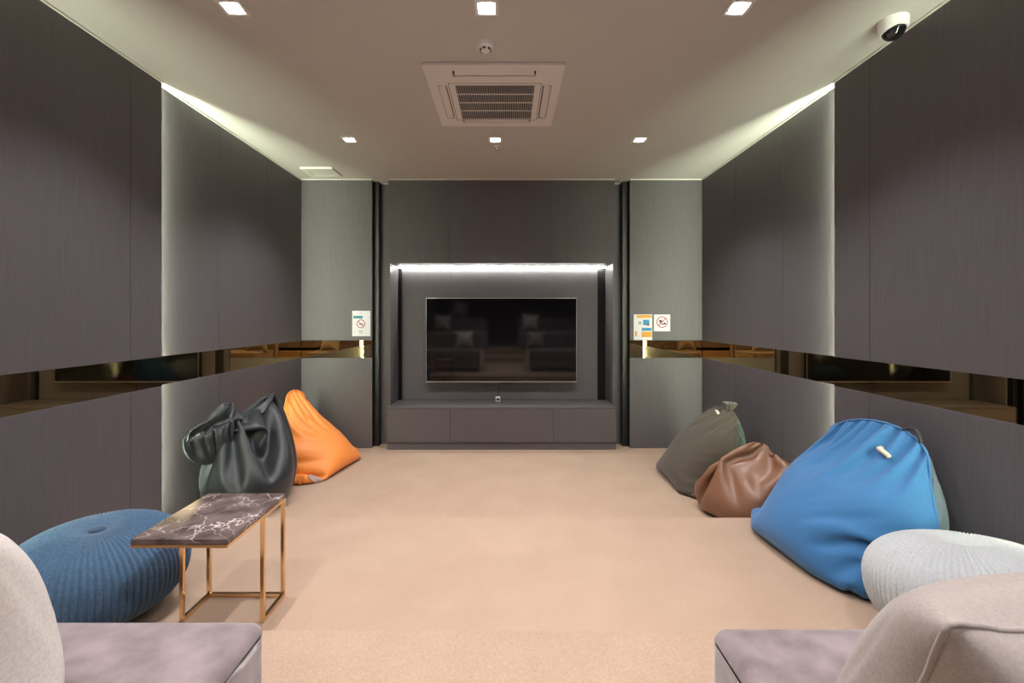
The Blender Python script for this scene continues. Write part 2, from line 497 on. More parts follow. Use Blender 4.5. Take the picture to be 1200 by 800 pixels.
# smoke detector
x, y = ceil_pt(569, 57, H - 0.03)
sd = thing('smoke_detector', 'round white smoke detector between a spotlight and the air conditioner', 'smoke detector', (x, y, H - 0.05))
mesh_obj('base', *lathe_data([(0.050, -0.018), (0.052, -0.010), (0.052, 0)][::1], (x, y, H), 32), M_WHITE, sd)
mesh_obj('chamber', *lathe_data([(0.012, -0.050), (0.024, -0.047), (0.030, -0.036), (0.046, -0.030), (0.049, -0.0185)], (x, y, H), 32), M_WHITE, sd, True)
for k in range(6):
    t = k * math.pi / 3 + 0.3
    c = (x + 0.029 * math.cos(t), y + 0.029 * math.sin(t))
    V, Fc = box_data(-0.009, 0.009, -0.003, 0.003, H - 0.043, H - 0.033)
    V = [(c[0] + p[0] * -math.sin(t) - p[1] * math.cos(t), c[1] + p[0] * math.cos(t) - p[1] * math.sin(t), p[2]) for p in V]
    mesh_obj('vent_slot', V, Fc, M_BLACK, sd)
# sprinkler
x, y = ceil_pt(583, 173.5, H - 0.02)
sp = thing('sprinkler', 'small metal fire sprinkler head hanging under the ceiling', 'sprinkler', (x, y, H - 0.05))
mesh_obj('escutcheon', *lathe_data([(0.022, -0.008), (0.028, -0.003), (0.028, 0)], (x, y, H), 24), M_WHITE, sp)
mesh_obj('stem', *lathe_data([(0.006, -0.034), (0.008, -0.020), (0.010, -0.008)], (x, y, H), 12), M_METAL, sp)
mesh_obj('deflector', *lathe_data([(0.003, -0.040), (0.020, -0.038), (0.020, -0.035), (0.004, -0.034)], (x, y, H), 16), M_METAL, sp)
# white square diffuser on the ceiling near the far corner
vx, vy = -1.955, 4.80
vg = thing('ceiling_vent', 'small white square ceiling vent near the corner above the orange bean bag', 'vent', (vx, vy, H - 0.02))
mesh_obj('frame', *frame_data(vx - 0.165, vx + 0.165, vy - 0.14, vy + 0.14, vx - 0.11, vx + 0.11, vy - 0.09, vy + 0.09, H - 0.022, H), M_TRIM, vg)
box('cover', vx - 0.105, vx + 0.105, vy - 0.085, vy + 0.085, H - 0.018, H - 0.002, M_TRIM, vg, 0.003)
# dome camera
x, y = 2.005, 2.36
dc = thing('security_camera', 'white dome security camera with black glossy lens on the ceiling', 'camera', (x, y, H - 0.1))
M_WH2 = mat('camera_white', (0.85, 0.85, 0.85), 0.35)
mesh_obj('base', *lathe_data([(0.058, -0.052), (0.064, -0.046), (0.066, -0.010), (0.064, 0)], (x, y, H), 40), M_WH2, dc)
def dome(r, n=14, m=28):
    V, Fc = lathe_data([(r * math.sin(t), -r * math.cos(t)) for t in np.linspace(0.02, math.pi / 2, n)], (0, 0, 0), m)
    return np.array(V), Fc
V, Fc = dome(0.053)
R_ = np.array(Matrix.Rotation(math.radians(-8), 3, 'X') @ Matrix.Rotation(math.radians(-14), 3, 'Y'))
V = V @ R_.T + np.array([x, y, H - 0.050])
dm = mesh_obj('lens_dome', V, Fc, mat('camera_dome', (0.01, 0.01, 0.012), 0.05, coat=0.5), dc, True)
V, Fc = lathe_data([(0.053, -0.004), (0.058, -0.002), (0.058, 0.012)], (0, 0, 0), 32)
V = np.array(V) @ R_.T + np.array([x, y, H - 0.050])
mesh_obj('collar', V, Fc, M_WH2, dc)

# ------------------------------------------------------------------ signs on the pillars
def sgn_rect(name, px0, px1, py0, py1, mat_, parent, dy=0.0, th=0.001):
    """flat print at the pillar face; pixel -> metres on the plane y = YP"""
    k = YP / F
    return box(name, (px0 - VX) * k, (px1 - VX) * k, YP - dy - th, YP - dy, CZ - (py1 - VY) * k, CZ - (py0 - VY) * k, mat_, parent)
def ring_data(cx, cz, r0, r1, y, n=40):
    V, Fc = [], []
    for k in range(n):
        t = 2 * math.pi * k / n
        V += [(cx + r0 * math.cos(t), y, cz + r0 * math.sin(t)), (cx + r1 * math.cos(t), y, cz + r1 * math.sin(t)),
              (cx + r1 * math.cos(t), y + 0.0006, cz + r1 * math.sin(t)), (cx + r0 * math.cos(t), y + 0.0006, cz + r0 * math.sin(t))]
    for k in range(n):
        a, b = 4 * k, 4 * ((k + 1) % n)
        for q in range(4):
            Fc.append([a + q, a + (q + 1) % 4, b + (q + 1) % 4, b + q])
    return V, Fc
def bar_data(cx, cz, ln, wd, ang, y):
    V, Fc = box_data(-ln / 2, ln / 2, y, y + 0.0006, -wd / 2, wd / 2)
    c, s = math.cos(ang), math.sin(ang)
    return [(cx + p[0] * c - p[2] * s, p[1], cz + p[0] * s + p[2] * c) for p in V], Fc
def P2(px_, py_):
    k = YP / F
    return (px_ - VX) * k, CZ - (py_ - VY) * k
M_PAPER = mat('white_paper', (0.72, 0.72, 0.74), 0.5)
M_RED = mat('print_red', (0.36, 0.008, 0.03), 0.5)
M_INK = mat('print_black', (0.03, 0.03, 0.035), 0.5)
M_TEAL = mat('print_teal', (0.01, 0.27, 0.28), 0.5)
M_YEL = mat('print_yellow', (0.70, 0.33, 0.02), 0.5)
M_CYAN = mat('print_cyan', (0.01, 0.24, 0.42), 0.5)
M_GREY = mat('print_grey', (0.35, 0.35, 0.36), 0.5)
s1 = thing('no_smoking_sign', 'white no smoking notice with teal bar on the pillar beside the orange bean bag', 'sign', (P2(423, 393)[0], YP, P2(423, 393)[1]))
sgn_rect('sheet', 412.8, 434, 364, 393.8, M_PAPER, s1)
sgn_rect('teal_bar', 414, 425, 370, 373, M_TEAL, s1, 0.001, 0.0006)
cx, cz = P2(423, 379.3)
mesh_obj('red_ring', *ring_data(cx, cz, 0.040, 0.048, YP - 0.0018), M_RED, s1)
mesh_obj('red_slash', *bar_data(cx, cz, 0.085, 0.008, -0.8, YP - 0.0019), M_RED, s1)
mesh_obj('cigarette', *bar_data(cx + 0.004, cz - 0.006, 0.055, 0.009, 0.0, YP - 0.0017), M_INK, s1)
mesh_obj('smoke_mark', *bar_data(cx + 0.026, cz + 0.010, 0.012, 0.006, 1.2, YP - 0.0017), M_GREY, s1)
for a, b, c_, d in ((421, 422.6, 387, 389), (423.4, 425, 387, 389), (421, 425, 390, 390.8), (432.2, 433, 371, 372.5), (422, 424, 366.2, 367)):
    sgn_rect('print_mark', a, b, c_, d, M_GREY, s1, 0.001, 0.0006)
s2 = thing('notice_poster', 'small yellow and white notice with cyan blocks on the pillar beside the olive bean bag', 'poster', (P2(753, 398)[0], YP, P2(753, 398)[1]))
sgn_rect('sheet', 742.7, 764.2, 368.2, 398.2, M_PAPER, s2)
for nm, a, b, c_, d, m_ in (('yellow_band', 746, 763.5, 369, 372.5, M_YEL), ('yellow_block', 752, 763.8, 388.5, 395, M_YEL), ('cyan_picture', 753.5, 761, 374.5, 381, M_CYAN),
                        ('red_spot', 758, 761, 379, 381.5, M_RED), ('cyan_bar', 752, 763.5, 384, 387.5, M_CYAN), ('yellow_edge', 744, 746.5, 388, 394, M_YEL), ('grey_picture', 748, 751.5, 376.5, 380, M_GREY)):
    sgn_rect(nm, a, b, c_, d, m_, s2, 0.001, 0.0006 + (0.0002 if nm == 'red_spot' else 0))
s3 = thing('no_food_sign', 'square white no food and drink sign with red crossed circle', 'sign', (P2(776, 388)[0], YP, P2(776, 388)[1]))
sgn_rect('sheet', 766.3, 785.3, 368.4, 388, M_PAPER, s3)
cx, cz = P2(775.9, 377.2)
mesh_obj('red_ring', *ring_data(cx, cz, 0.054, 0.064, YP - 0.0018), M_RED, s3)
mesh_obj('red_slash', *bar_data(cx, cz, 0.11, 0.010, 0.8, YP - 0.0019), M_RED, s3)
mesh_obj('cup_mark', *join(bar_data(cx - 0.018, cz + 0.012, 0.034, 0.022, 0.0, YP - 0.0017), bar_data(cx - 0.018, cz - 0.006, 0.014, 0.02, 0.0, YP - 0.0017)), M_INK, s3)
mesh_obj('food_mark', *join(bar_data(cx + 0.020, cz - 0.022, 0.05, 0.014, 0.15, YP - 0.0017), bar_data(cx + 0.03, cz - 0.012, 0.026, 0.010, 0.15, YP - 0.0017)), M_INK, s3)

# ------------------------------------------------------------------ cloth solver (position based, numpy)
def color_edges(E, n):
    used = [0] * n
    cols = []
    for i, (a, b) in enumerate(E):
        m = used[a] | used[b]
        c = 0
        while m >> c & 1: c += 1
        used[a] |= 1 << c; used[b] |= 1 << c
        while len(cols) <= c: cols.append([])
        cols[c].append(i)
    return [np.array(c) for c in cols]

def floor_z(y):
    return np.where(y < Y2, 2 * RISE, np.where(y < YB, RISE, 0.0))

def collide_room(P, Q, pad=0.006, ylo=-9, yhi=YP - 0.02):
    fz = floor_z(P[:, 1]) + pad
    hit = P[:, 2] < fz
    P[hit, 2] = fz[hit]
    Q[hit, :2] = P[hit, :2] - (P[hit, :2] - Q[hit, :2]) * 0.3
    xr = np.where(P[:, 1] < YB, XRN, XR) - pad
    xl = np.where(P[:, 1] < YB, XLN, XL) + pad
    h = P[:, 0] > xr; P[h, 0] = xr[h]
    h = P[:, 0] < xl; P[h, 0] = xl[h]
    P[:, 1] = np.clip(P[:, 1], ylo, yhi)

def simulate(P, quads, groups, steps, iters, grav=0.0012, zfill=None, kp=0.02, p0=0.0, pins=None, collide=collide_room, damp=0.94, fill_boost=None):
    """groups: list of (E, L, stiffness, mode) mode 0 both ways, 1 only against stretch, 2 only against compression"""
    n = len(P)
    Q = P.copy()
    quads = np.asarray(quads)
    sets = []
    for E, L, k, mode in groups:
        E = np.asarray(E); L = np.asarray(L, float)
        for c in color_edges(E.tolist(), n):
            sets.append((E[c, 0], E[c, 1], L[c], k, mode))
    for s in range(steps):
        # vertex normals
        d1 = P[quads[:, 2]] - P[quads[:, 0]]; d2 = P[quads[:, 3]] - P[quads[:, 1]]
        nf = np.cross(d1, d2)
        N = np.zeros_like(P)
        for q in range(4):
            for ax in range(3):
                N[:, ax] += np.bincount(quads[:, q], nf[:, ax], n)
        N /= (np.linalg.norm(N, axis=1).mean() + 1e-9)
        p = np.full(n, p0)
        if zfill is not None:
            p = p * np.clip((zfill + 0.10 - P[:, 2]) / 0.2, 0.12, 1) + kp * np.clip(zfill - P[:, 2], 0, None)
        ramp = min(1.0, s / (0.3 * steps))
        A = N * (p * (0.2 + 0.8 * ramp))[:, None]
        A[:, 2] -= grav
        ln = np.linalg.norm(A, axis=1, keepdims=True)
        A *= np.minimum(1, 0.012 / (ln + 1e-9))
        V = (P - Q) * damp
        lv = np.linalg.norm(V, axis=1, keepdims=True)
        V *= np.minimum(1, 0.02 / (lv + 1e-9))
        Q = P.copy()
        P = P + V + A
        for it in range(iters):
            for a, b, L, k, mode in sets:
                d = P[b] - P[a]
                l = np.sqrt((d * d).sum(1)) + 1e-9
                c = (l - L)
                if mode == 1: c = np.maximum(c, 0)
                elif mode == 2: c = np.minimum(c, 0)
                d *= (0.5 * k * c / l)[:, None]
                P[a] += d; P[b] -= d
            if pins:
                for idx, tgt, wgt in pins:
                    P[idx] += (tgt - P[idx]) * wgt
            collide(P, Q)
    return P

def dist(A, E):
    E = np.asarray(E)
    return np.linalg.norm(A[E[:, 0]] - A[E[:, 1]], axis=1)

def grid_pairs(I, di, dj, wrap=False):
    a = I; m, n = I.shape
    if wrap: b = np.roll(I, -dj, 1)
    else: b = I[:, dj:] if dj >= 0 else I[:, :n + dj]; a = I[:, :n - dj] if dj >= 0 else I[:, -dj:]
    if di: a = a[:m - di]; b = b[di:]
    return np.stack([a.ravel(), b.ravel()], 1)

def two_panel(outline, N):
    """front and back grids sharing their rim. Returns 2D rest coordinates per grid, index grids, quads"""
    s = np.linspace(0, 1, N)
    Bt, Tp, Lf, Rt = outline(s)
    U, Vv = np.meshgrid(s, s)
    U3, V3 = U[..., None], Vv[..., None]
    C = ((1 - V3) * Bt[None] + V3 * Tp[None] + (1 - U3) * Lf[:, None] + U3 * Rt[:, None]
         - (1 - U3) * (1 - V3) * Bt[0] - U3 * (1 - V3) * Bt[-1] - (1 - U3) * V3 * Tp[0] - U3 * V3 * Tp[-1])
    IF = np.arange(N * N).reshape(N, N)
    IB = IF.copy()
    inner = np.zeros((N, N), bool); inner[1:-1, 1:-1] = True
    IB[inner] = N * N + np.arange((N - 2) ** 2)
    qf = np.stack([IF[:-1, :-1], IF[:-1, 1:], IF[1:, 1:], IF[1:, :-1]], -1).reshape(-1, 4)
    qb = np.stack([IB[:-1, :-1], IB[1:, :-1], IB[1:, 1:], IB[:-1, 1:]], -1).reshape(-1, 4)
    return C, IF, IB, qf, qb

def panel_groups(C, IF, IB, bend=0.05):
    nv = IB.max() + 1
    flat = np.zeros((nv, 2)); flat[IF.ravel()] = C.reshape(-1, 2); flat[IB.ravel()] = C.reshape(-1, 2)
    def both(di, dj):
        return np.concatenate([grid_pairs(IF, di, dj), grid_pairs(IB, di, dj)])
    def uniq(E):
        return np.unique(np.sort(E, 1), axis=0)
    E = uniq(np.concatenate([both(0, 1), both(1, 0)]))
    S = uniq(np.concatenate([both(1, 1), both(1, -1)]))
    B = uniq(np.concatenate([both(0, 2), both(2, 0)]))
    Lg = uniq(np.concatenate([both(0, 6), both(6, 0)]))
    g = [(Lg, dist(flat, Lg), 1.0, 1), (B, dist(flat, B), bend, 2), (S, dist(flat, S), 0.35, 0), (E, dist(flat, E), 1.0, 0)]
    return g, flat

def bez(p, n):
    p = np.asarray(p, float); t = n[:, None]
    m = len(p) - 1
    return sum(math.comb(m, k) * t ** k * (1 - t) ** (m - k) * p[k] for k in range(m + 1))

def subsurf(o, lv=1):
    m = o.modifiers.new('smooth', 'SUBSURF'); m.levels = lv; m.render_levels = lv
    return o

def sub_mesh(P, quads):
    u, inv = np.unique(np.asarray(quads).ravel(), return_inverse=True)
    return P[u], inv.reshape(-1, 4)

def rim_loop(IF):
    return np.concatenate([IF[0, :-1], IF[:-1, -1], IF[-1, :0:-1], IF[:0:-1, 0]])

def panel_bag(name, label, W, Hh, dome, P0, P1, top, mf, mb, mp, zfill, seed, toproom, group, N=50, gather=0.0, kp=0.0012, p0=0.0011, excess=1.0, pins_top=0.5, sway=0.0, ylim=(-9, 9), topw=0.3, topspread=0.8, rim=0.90, dimples=()):
    def outline(s):
        a = dome
        Bt = bez([(0, 0), (W, 0)], s)
        Lf = bez([(0, 0), (0.01 * W, 0.5 * Hh), (a * W, 0.80 * Hh)], s)
        Rt = bez([(W, 0), (0.99 * W, 0.5 * Hh), ((1 - a) * W, 0.80 * Hh)], s)
        Tp = bez([(a * W, 0.80 * Hh), ((a + 0.10) * W, 1.06 * Hh), ((0.9 - a) * W, 1.06 * Hh), ((1 - a) * W, 0.80 * Hh)], s)
        return Bt, Tp, Lf, Rt
    C, IF, IB, qf, qb = two_panel(outline, N)
    groups, flat = panel_groups(C * excess, IF, IB)
    E_, L_, k_, m_ = groups[3]
    isrim = np.zeros(len(flat), bool); isrim[rim_loop(IF)] = True
    both_ = isrim[E_[:, 0]] & isrim[E_[:, 1]]
    L_ = L_.copy(); L_[both_] *= rim
    groups[3] = (E_, L_, k_, m_)
    if gather > 0:
        # drawstring along the middle of the top rim
        i0, i1 = int(N * 0.2), int(N * 0.8)
        e = np.stack([IF[-1, i0:i1], IF[-1, i0 + 1:i1 + 1]], 1)
        l = np.linalg.norm(flat[e[:, 0]] - flat[e[:, 1]], axis=1) * (1 - gather)
        groups.append((e, l, 1.0, 1))
    P0, P1, top = map(np.array, (P0, P1, top))
    u = (P1 - P0) / W
    mid = (P0 + P1) / 2
    v = (top - mid) / Hh * 0.96
    nrm = np.cross(u, v); nrm /= np.linalg.norm(nrm)
    if nrm @ np.array(toproom) < 0: nrm = -nrm
    f2 = flat / excess
    P = P0 + f2[:, :1] * u + f2[:, 1:] * v
    P = P + (f2[:, 1:] / Hh) ** 2 * sway * u * W
    fin = np.zeros(len(P)); fin[IF[1:-1, 1:-1].ravel()] = 1; fin[IB[1:-1, 1:-1].ravel()] = -1
    P = P + nrm * (fin * 0.02)[:, None]
    P += np.random.default_rng(seed).normal(0, 0.004, P.shape)
    # orientation of quads: front must face nrm
    d = np.cross(P[qf[:, 2]] - P[qf[:, 0]], P[qf[:, 3]] - P[qf[:, 1]]).sum(0)
    if d @ nrm < 0: qf = qf[:, ::-1]; qb = qb[:, ::-1]
    k0, k1 = IF[0, 0], IF[0, -1]
    m = N // 2
    tp = IF[-1, m - 3:m + 4]
    jj = np.arange(int(N * (0.5 - topw)), int(N * (0.5 + topw)) + 1)
    tp = IF[-1, jj]
    sp_ = (flat[tp, 0] - flat[tp, 0].mean())[:, None] / excess * u * topspread
    hz = (flat[tp, 1] - flat[tp, 1].max())[:, None] / excess * v
    pins = [(np.array([k0]), P0, 0.6), (np.array([k1]), P1, 0.6), (tp, top + sp_ + hz, pins_top)]
    for fu, fv, off, sh in dimples:
        q_ = IF[int(fv * (N - 1)), int(fu * (N - 1))]
        pins.append((np.array([q_]), P0 + f2[q_, 0] * u + f2[q_, 1] * v * sh + nrm * off, 0.35))
    P = simulate(P, np.concatenate([qf, qb]), groups, 150, 7, 0.0006, zfill, kp, p0, pins, lambda a, b: collide_room(a, b, 0.006, max(ylim[0], -9), min(ylim[1], YP - 0.02)))
    base = Vector(((P[:, 0].min() + P[:, 0].max()) / 2, (P[:, 1].min() + P[:, 1].max()) / 2, P[:, 2].min()))
    t = thing(name, label, 'bean bag', base, group)
    f = mesh_obj('front_panel', *sub_mesh(P, qf), mf, t, True); subsurf(f)
    b = mesh_obj('back_panel', *sub_mesh(P, qb), mb, t, True); subsurf(b)
    V, Fc = tube_data(P[rim_loop(IF)], 0.006, 6, True)
    mesh_obj('piping', V, Fc, mp, t, True)
    # vertex normals of the front panel, for things sewn on it
    nf = np.cross(P[qf[:, 2]] - P[qf[:, 0]], P[qf[:, 3]] - P[qf[:, 1]])
    NN = np.zeros_like(P)
    for q in range(4): np.add.at(NN, qf[:, q], nf)
    NN /= np.linalg.norm(NN, axis=1)[:, None] + 1e-12
    return t, P, IF, NN

def rope_on(t, P, IF, NN, fu, fv, du, dv, mat_, r=0.012, n=9, name='draw_cord'):
    N = IF.shape[0]
    path = []
    for k in range(n):
        a = k / (n - 1)
        y_, x_ = (fv + dv * a) * (N - 1), (fu + du * a) * (N - 1)
        i, j = int(y_), int(x_); fy, fx = y_ - i, x_ - j
        w4 = [(IF[i, j], (1 - fy) * (1 - fx)), (IF[i, j + 1], (1 - fy) * fx), (IF[i + 1, j], fy * (1 - fx)), (IF[i + 1, j + 1], fy * fx)]
        p_ = sum(P[q] * w for q, w in w4); n_ = sum(NN[q] * w for q, w in w4)
        path.append(p_ + n_ * (0.010 + 0.016 * math.sin(math.pi * a)))
    mesh_obj(name, *tube_data(path, r, 8), mat_, t, True)

def patch_on(t, P, IF, NN, i0, i1, j0, j1, mat_, name):
    sub = IF[i0:i1, j0:j1]
    V = P[sub.ravel()] + NN[sub.ravel()] * 0.006
    V2 = P[sub.ravel()] + NN[sub.ravel()] * 0.001
    m, n = sub.shape
    G_ = np.arange(m * n).reshape(m, n)
    q = np.stack([G_[:-1, :-1], G_[:-1, 1:], G_[1:, 1:], G_[1:, :-1]], -1).reshape(-1, 4)
    rim = rim_loop(G_)
    side = [[rim[k], rim[(k + 1) % len(rim)], rim[(k + 1) % len(rim)] + m * n, rim[k] + m * n] for k in range(len(rim))]
    mesh_obj(name, np.concatenate([V, V2]), q.tolist() + side, mat_, t, True)

def sack(name, label, c, prof, steps, zfill, pins, mt, group, seed, nth=64, excess=lambda a: 1.0, kp=0.001, p0=0.0009, squash=(1, 1), lean=(0, 0), bend=0.10, grav=0.0004, ylim=(-9, 9)):
    """closed sack of revolution; prof list of (radius, height); pins list of (ring fraction, angle range, target, weight)"""
    prof = np.array(prof, float)
    s = np.concatenate([[0], np.cumsum(np.linalg.norm(np.diff(prof, axis=0), axis=1))])
    nr = 46
    q = np.linspace(0, s[-1], nr)
    r = np.interp(q, s, prof[:, 0]); z = np.interp(q, s, prof[:, 1])
    r = np.maximum(r, 0.004)
    th = np.arange(nth) * 2 * math.pi / nth
    R, T = np.meshgrid(r, th, indexing='ij'); Z = np.repeat(z[:, None], nth, 1)
    hh = (Z - z.min()) / (z.max() - z.min())
    X = c[0] + R * np.cos(T) * squash[0] + lean[0] * hh
    Y = c[1] + R * np.sin(T) * squash[1] + lean[1] * hh
    P = np.stack([X, Y, Z + c[2]], -1).reshape(-1, 3)
    I = np.arange(nr * nth).reshape(nr, nth)
    quads = np.stack([I[:-1], np.roll(I, -1, 1)[:-1], np.roll(I, -1, 1)[1:], I[1:]], -1).reshape(-1, 4)
    rest = P.copy()
    ex = np.array([excess(a) for a in q / s[-1]])
    exv = np.repeat(ex, nth)
    def L(E): return dist(rest, E) * (exv[E[:, 0]] + exv[E[:, 1]]) / 2
    E = np.concatenate([grid_pairs(I, 0, 1, True), grid_pairs(I, 1, 0)])
    S = np.concatenate([grid_pairs(I, 1, 1, True), grid_pairs(I, 1, -1, True)])
    B = np.concatenate([grid_pairs(I, 0, 2, True), grid_pairs(I, 2, 0)])
    LV = grid_pairs(I, 6, 0)
    def Larc(Ev, st):
        a = q[Ev[:, 0] // nth]; b = q[Ev[:, 1] // nth]
        return np.abs(b - a) * (exv[Ev[:, 0]] + exv[Ev[:, 1]]) / 2
    groups = [(LV, Larc(LV, 6), 1.0, 1), (B, L(B), bend, 2), (S, L(S), 0.3, 0), (E, L(E), 1.0, 0)]
    P = P + np.random.default_rng(seed).normal(0, 0.005, P.shape)
    pn = []
    for fr, a0, a1, tgt, wgt, *spr in pins:
        row = I[int(fr * (nr - 1))]
        j0, j1 = int(a0 / 360 * nth), int(a1 / 360 * nth)
        jj = np.arange(j0, j1)
        tg = np.array(tgt)
        if spr: tg = tg + np.cos(jj * 2 * math.pi / nth - math.radians(spr[1]))[:, None] * np.array(spr[0])
        pn.append((row[jj % nth], tg, wgt))
    P = simulate(P, quads, groups, steps, 7, grav, zfill, kp, p0, pn, lambda a, b: collide_room(a, b, 0.006, max(ylim[0], -9), min(ylim[1], YP - 0.02)))
    base = Vector((P[:, 0].mean(), P[:, 1].mean(), P[:, 2].min()))
    t = thing(name, label, 'bean bag', base, group)
    caps = [list(I[0])[::-1], list(I[-1])]
    o = mesh_obj('body', P, quads.tolist() + caps, mt, t, True)
    subsurf(o)
    return t, P, I

GRP = 'bean bags along the side walls'
M_BLUE = fabric('blue_canvas', (0.038, 0.165, 0.375), 0.7)
M_BLUE_B = fabric('dusk_blue_canvas', (0.085, 0.12, 0.15), 0.7)
M_CORD = fabric('cream_cord', (0.65, 0.58, 0.45), 0.8)
M_OLIVE = fabric('olive_canvas', (0.075, 0.063, 0.045), 0.7)
M_OLIVE_B = fabric('teal_grey_canvas', (0.05, 0.075, 0.065), 0.7)
M_ORANGE = fabric('orange_nylon', (0.92, 0.285, 0.045), 0.5, 0.1, spec=0.5)
M_BLACKN = fabric('black_nylon', (0.013, 0.017, 0.021), 0.42, 0.1, spec=0.5)
M_LEATHER = mat('brown_leatherette', (0.20, 0.095, 0.052), 0.36, 0, 0.5)
textured(M_LEATHER, (0.20, 0.097, 0.055), (0.26, 0.13, 0.075), (1, 1, 1), 180, 3, 0.12, 0.001)

t, P, IF, NN = panel_bag('bean_bag', 'blue canvas bean bag with a rounded top leaning on the panelled wall', 1.10, 1.05, 0.14,
    (1.68, 3.00, 0.17), (1.80, 2.08, 0.16), (2.02, 2.44, 0.90), M_BLUE, M_BLUE_B, M_BLUE, 0.62, 3, (-1, 0, 0.5), GRP, ylim=(2.06, 3.02), excess=1.10, topspread=0.90, topw=0.42, N=58, rim=0.90,
    dimples=((0.62, 0.83, 0.03, 0.96), (0.40, 0.72, 0.05, 0.97), (0.28, 0.80, 0.03, 0.97), (0.84, 0.40, 0.17, 1.0)))
rope_on(t, P, IF, NN, 0.60, 0.86, 0.07, -0.03, M_CORD)
qa, qb_ = P[IF[-1, 37]], P[IF[-1, 46]]
pth = [qa * (1 - a) + qb_ * a + np.array([0.012, -0.01, 0.034]) * math.sin(math.pi * a) for a in np.linspace(0, 1, 10)]
mesh_obj('carry_loop', *tube_data(pth, 0.009, 8), M_BLACKN, t, True)
t, P, IF, NN = panel_bag('bean_bag', 'dark olive canvas bean bag with a gathered top beside the brown one', 0.98, 0.95, 0.12,
    (1.55, 4.49, 0.02), (1.56, 3.66, 0.02), (1.93, 3.98, 0.67), M_OLIVE, M_OLIVE_B, M_OLIVE, 0.57, 5, (-1, 0, 0.5), GRP, ylim=(3.62, 4.6), excess=1.08, topspread=0.95, topw=0.42, rim=0.90,
    dimples=((0.46, 0.88, 0.0, 0.97), (0.66, 0.84, 0.02, 0.98)))
rope_on(t, P, IF, NN, 0.46, 0.90, 0.08, -0.01, M_CORD)
# gathered neck standing on the olive bag
q = P[IF[-1, 23:29]].mean(0)
V = []
prof_ = [(0.02, -0.02), (0.055, 0.0), (0.048, 0.015), (0.062, 0.04), (0.078, 0.065), (0.07, 0.072), (0.03, 0.05)]
for r_, z_ in prof_:
    for k in range(48):
        a = 2 * math.pi * k / 48
        rr = r_ * (1 + 0.22 * math.sin(9 * a + 6 * z_) * (0.3 + z_ * 10) + 0.1 * math.sin(4 * a))
        V.append((q[0] + rr * 0.62 * math.cos(a) + z_ * 0.3, q[1] + rr * 0.9 * math.sin(a), q[2] - 0.02 + z_))
Fc = [[i * 48 + k, i * 48 + (k + 1) % 48, (i + 1) * 48 + (k + 1) % 48, (i + 1) * 48 + k] for i in range(6) for k in range(48)]
mesh_obj('gathered_neck', V, Fc, M_OLIVE, t, True)
t, P, IF, NN = panel_bag('bean_bag', 'bright orange bean bag with a grey patch slumped in the corner', 1.06, 1.02, 0.24,
    (-1.66, 4.84, 0.02), (-1.78, 3.94, 0.02), (-2.12, 4.50, 0.74), M_ORANGE, M_ORANGE, M_ORANGE, 0.36, 9, (1, 0, 0.5), GRP, ylim=(3.93, 5.0), excess=1.12, topspread=0.9, rim=0.86)
patch_on(t, P, IF, NN, 4, 8, 40, 46, fabric('grey_patch', (0.42, 0.33, 0.30), 0.7), 'sewn_patch')

EX = lambda a: 1.0 + 0.26 * max(0.0, min(1.0, (a - 0.45) / 0.2))
t, P, I = sack('bean_bag', 'black nylon bean bag with a crumpled folded top', (-1.97, 3.56, 0.01),
    [(0.01, 0.0), (0.34, 0.0), (0.44, 0.10), (0.46, 0.28), (0.42, 0.48), (0.35, 0.66), (0.29, 0.84), (0.26, 0.98), (0.24, 1.06), (0.01, 1.07)],
    150, 0.34, [(0.62, 10, 110, (-2.03, 3.80, 0.83), 0.12, (0.02, 0.10, 0.0), 60), (0.68, 210, 290, (-2.16, 3.44, 0.83), 0.12, (0.06, 0.05, 0.0), 250), (0.88, 0, 360, (-2.14, 3.26, 0.66), 0.10, (0.10, 0.13, 0.05), 90)],
    M_BLACKN, GRP, 11, excess=EX, squash=(0.84, 1.12), ylim=(3.05, 3.98), bend=0.04, nth=84)
t, P, I = sack('bean_bag', 'brown leatherette bean bag slumped between the olive and blue ones', (1.80, 3.40, 0.01),
    [(0.01, 0.0), (0.30, 0.0), (0.38, 0.08), (0.40, 0.22), (0.37, 0.36), (0.30, 0.50), (0.20, 0.62), (0.10, 0.70), (0.01, 0.72)],
    150, 0.26, [(0.76, 180, 240, (1.86, 3.27, 0.60), 0.12), (0.72, 290, 350, (2.03, 3.12, 0.50), 0.10), (0.58, 170, 225, (1.49, 3.24, 0.41), 0.10, (0.03, 0.08, 0.0), 200)], M_LEATHER, GRP, 13, excess=EX, squash=(1.0, 1.0), bend=0.04, nth=84, ylim=(3.02, 3.60))

